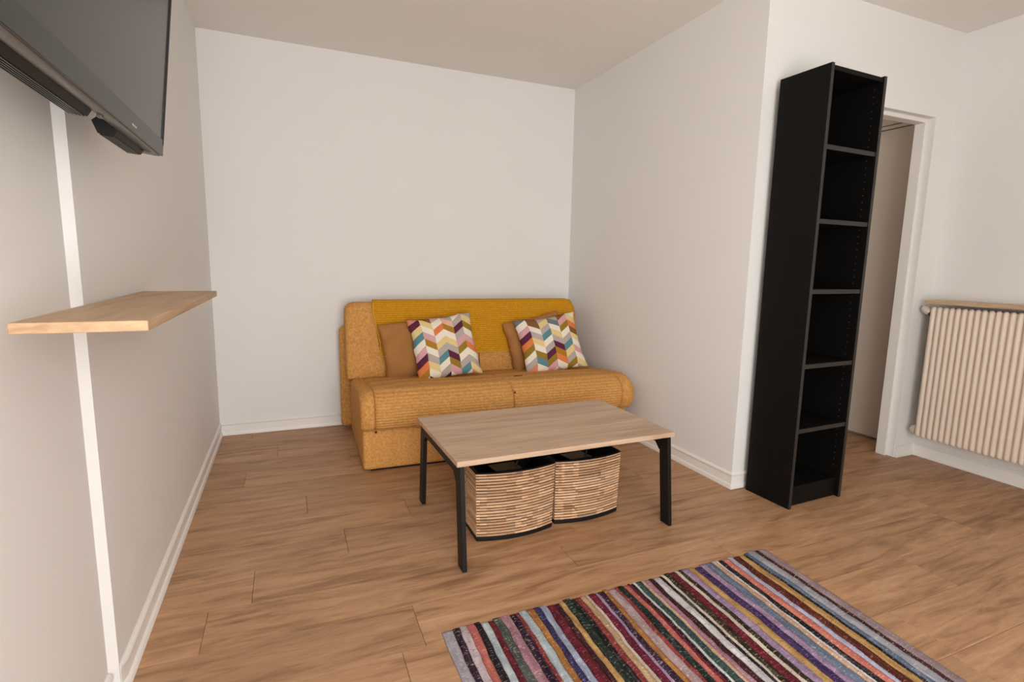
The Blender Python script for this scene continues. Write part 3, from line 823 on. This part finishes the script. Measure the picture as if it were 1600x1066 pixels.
# ------------------------------------------------------------------ rag rug
rug = thing('rag_rug', 'multicoloured striped rag rug lying on the oak floor', 'rug', (.850, -2.352, 0))
RUGC = {
 'lav': ((176, 166, 172), (150, 142, 152), (214, 206, 206)), 'plum': ((42, 26, 40), (66, 40, 58), (196, 176, 180)), 'pinkw': ((216, 196, 198), (186, 160, 168), (120, 70, 80)),
 'salmon': ((206, 110, 98), (186, 84, 78), (232, 180, 160)), 'black': ((30, 27, 29), (48, 40, 42), (160, 150, 150)), 'ice': ((186, 196, 200), (150, 164, 172), (232, 232, 226)),
 'dred': ((124, 34, 46), (92, 26, 38), (190, 110, 112)), 'gg': ((96, 98, 92), (64, 72, 66), (190, 190, 180)), 'rose': ((178, 126, 136), (152, 98, 112), (222, 190, 192)),
 'orange': ((192, 128, 58), (160, 92, 44), (226, 184, 120)), 'navy': ((62, 52, 104), (44, 36, 74), (160, 156, 190)), 'blueg': ((168, 176, 196), (132, 142, 168), (220, 222, 230)),
 'maroon': ((78, 38, 44), (52, 26, 32), (170, 120, 116)), 'gold': ((214, 168, 98), (184, 134, 72), (110, 70, 40)), 'dgreen': ((46, 58, 50), (30, 38, 34), (150, 160, 146)),
 'red': ((160, 62, 60), (130, 46, 48), (220, 140, 120)), 'tan': ((200, 160, 116), (176, 134, 96), (232, 210, 180)), 'cream': ((222, 206, 186), (196, 174, 156), (130, 100, 90)),
 'crim': ((126, 30, 52), (96, 22, 42), (190, 120, 140)), 'mott': ((190, 160, 160), (158, 124, 126), (232, 214, 208)), 'teal': ((60, 84, 80), (44, 64, 62), (140, 166, 156)),
 'white': ((224, 218, 214), (196, 188, 188), (120, 110, 110)), 'olive': ((66, 54, 40), (44, 36, 28), (190, 170, 140)), 'lilac': ((170, 138, 170), (142, 110, 146), (216, 196, 214)),
 'purple': ((76, 52, 106), (56, 34, 78), (160, 130, 176)), 'slate': ((110, 124, 146), (86, 98, 122), (180, 190, 204)), 'peach': ((214, 172, 142), (190, 140, 112), (240, 220, 200)),
 'coral': ((226, 130, 106), (204, 100, 84), (244, 200, 184)), 'lavw': ((188, 188, 212), (160, 160, 190), (232, 230, 240)), 'rust': ((112, 48, 36), (80, 34, 28), (180, 120, 100)),
 'silver': ((172, 170, 180), (146, 144, 156), (214, 212, 214)), 'mauve': ((164, 140, 140), (142, 116, 120), (196, 176, 174)), 'brown': ((82, 44, 40), (58, 30, 28), (200, 180, 170)),
}
RM = {k: rag('rag_' + k, *v) for k, v in RUGC.items()}
SEQ = [('lav', 30), ('plum', 17), ('pinkw', 20), ('salmon', 20), ('black', 18), ('ice', 20), ('dred', 17), ('gg', 24), ('rose', 26), ('plum', 20), ('red', 10), ('ice', 22), ('orange', 19), ('navy', 17), ('blueg', 18),
       ('dred', 27), ('maroon', 14), ('gold', 17), ('dgreen', 24), ('black', 13), ('red', 18), ('tan', 19), ('cream', 10), ('crim', 22), ('lilac', 9), ('plum', 17), ('orange', 15), ('mott', 27), ('red', 12), ('dgreen', 19),
       ('salmon', 17), ('dred', 8), ('black', 9), ('white', 8), ('teal', 21), ('peach', 12), ('rose', 15), ('maroon', 17), ('white', 24), ('black', 10), ('cream', 10), ('olive', 19), ('dred', 24), ('cream', 13), ('olive', 14), ('lilac', 25),
       ('gold', 24), ('purple', 26), ('lilac', 22), ('slate', 26), ('peach', 15), ('white', 8), ('black', 18), ('coral', 25), ('lavw', 17), ('rust', 28), ('gold', 24), ('black', 8), ('slate', 16), ('silver', 30), ('brown', 13), ('mauve', 34)]
tot = sum(s for _, s in SEQ); RW_ = 1.378; RLEN = 1.25
def wob(s, y): return .0062 * noise.noise(Vector((s * 13, y * 6, 1.7))) + .0034 * noise.noise(Vector((s * 40, y * 22, 4.2)))
def edge_x(s, y):  # s in 0..1 across, y = distance from far end
    return s * (RW_ - .066 * min(y, .9)) + (wob(s, y) if .001 < s < .999 else .002 * noise.noise(Vector((s, y * 8, 0))))
acc = 0
NY = 230
for idx, (c, wd) in enumerate(SEQ):
    s0 = acc / tot; s1 = (acc + wd) / tot; acc += wd
    bm = new_bm(); secs = []
    hgt = .0042 + .0016 * random.random() + (.0012 if wd > 12 else 0); ph = random.random() * 6; e0 = random.uniform(-.006, .006)
    for k in range(NY + 1):
        y = RLEN * k / NY + (e0 * (1 - k / NY))
        xa = edge_x(s0, y); xb = edge_x(s1, y); xm = (xa + xb) / 2; hw = (xb - xa) / 2
        tap = 1.0
        if k == 0: tap = .35
        elif k == 1: tap = .8
        hh = hgt * (1 + .28 * noise.noise(Vector((idx * 3.1, y * 26, 2))) + .22 * noise.noise(Vector((idx * 5.7, y * 75, 9))) + .22 * math.sin(y * 520 + ph)) * tap
        sk = .25 * noise.noise(Vector((idx * 2.3, y * 14, 7)))
        ov = 1.04
        secs.append([(xm - hw * ov, -y, .0005), (xm - hw * .92, -y, hh * .55), (xm - hw * (.5 - sk), -y, hh * .96), (xm + hw * sk * .4, -y, hh * 1.05), (xm + hw * (.5 + sk), -y, hh * .96), (xm + hw * .92, -y, hh * .55), (xm + hw * ov, -y, .0005)])
    loft(bm, secs); obj('rag_strip', bm, RM[c], rug, smooth=True)
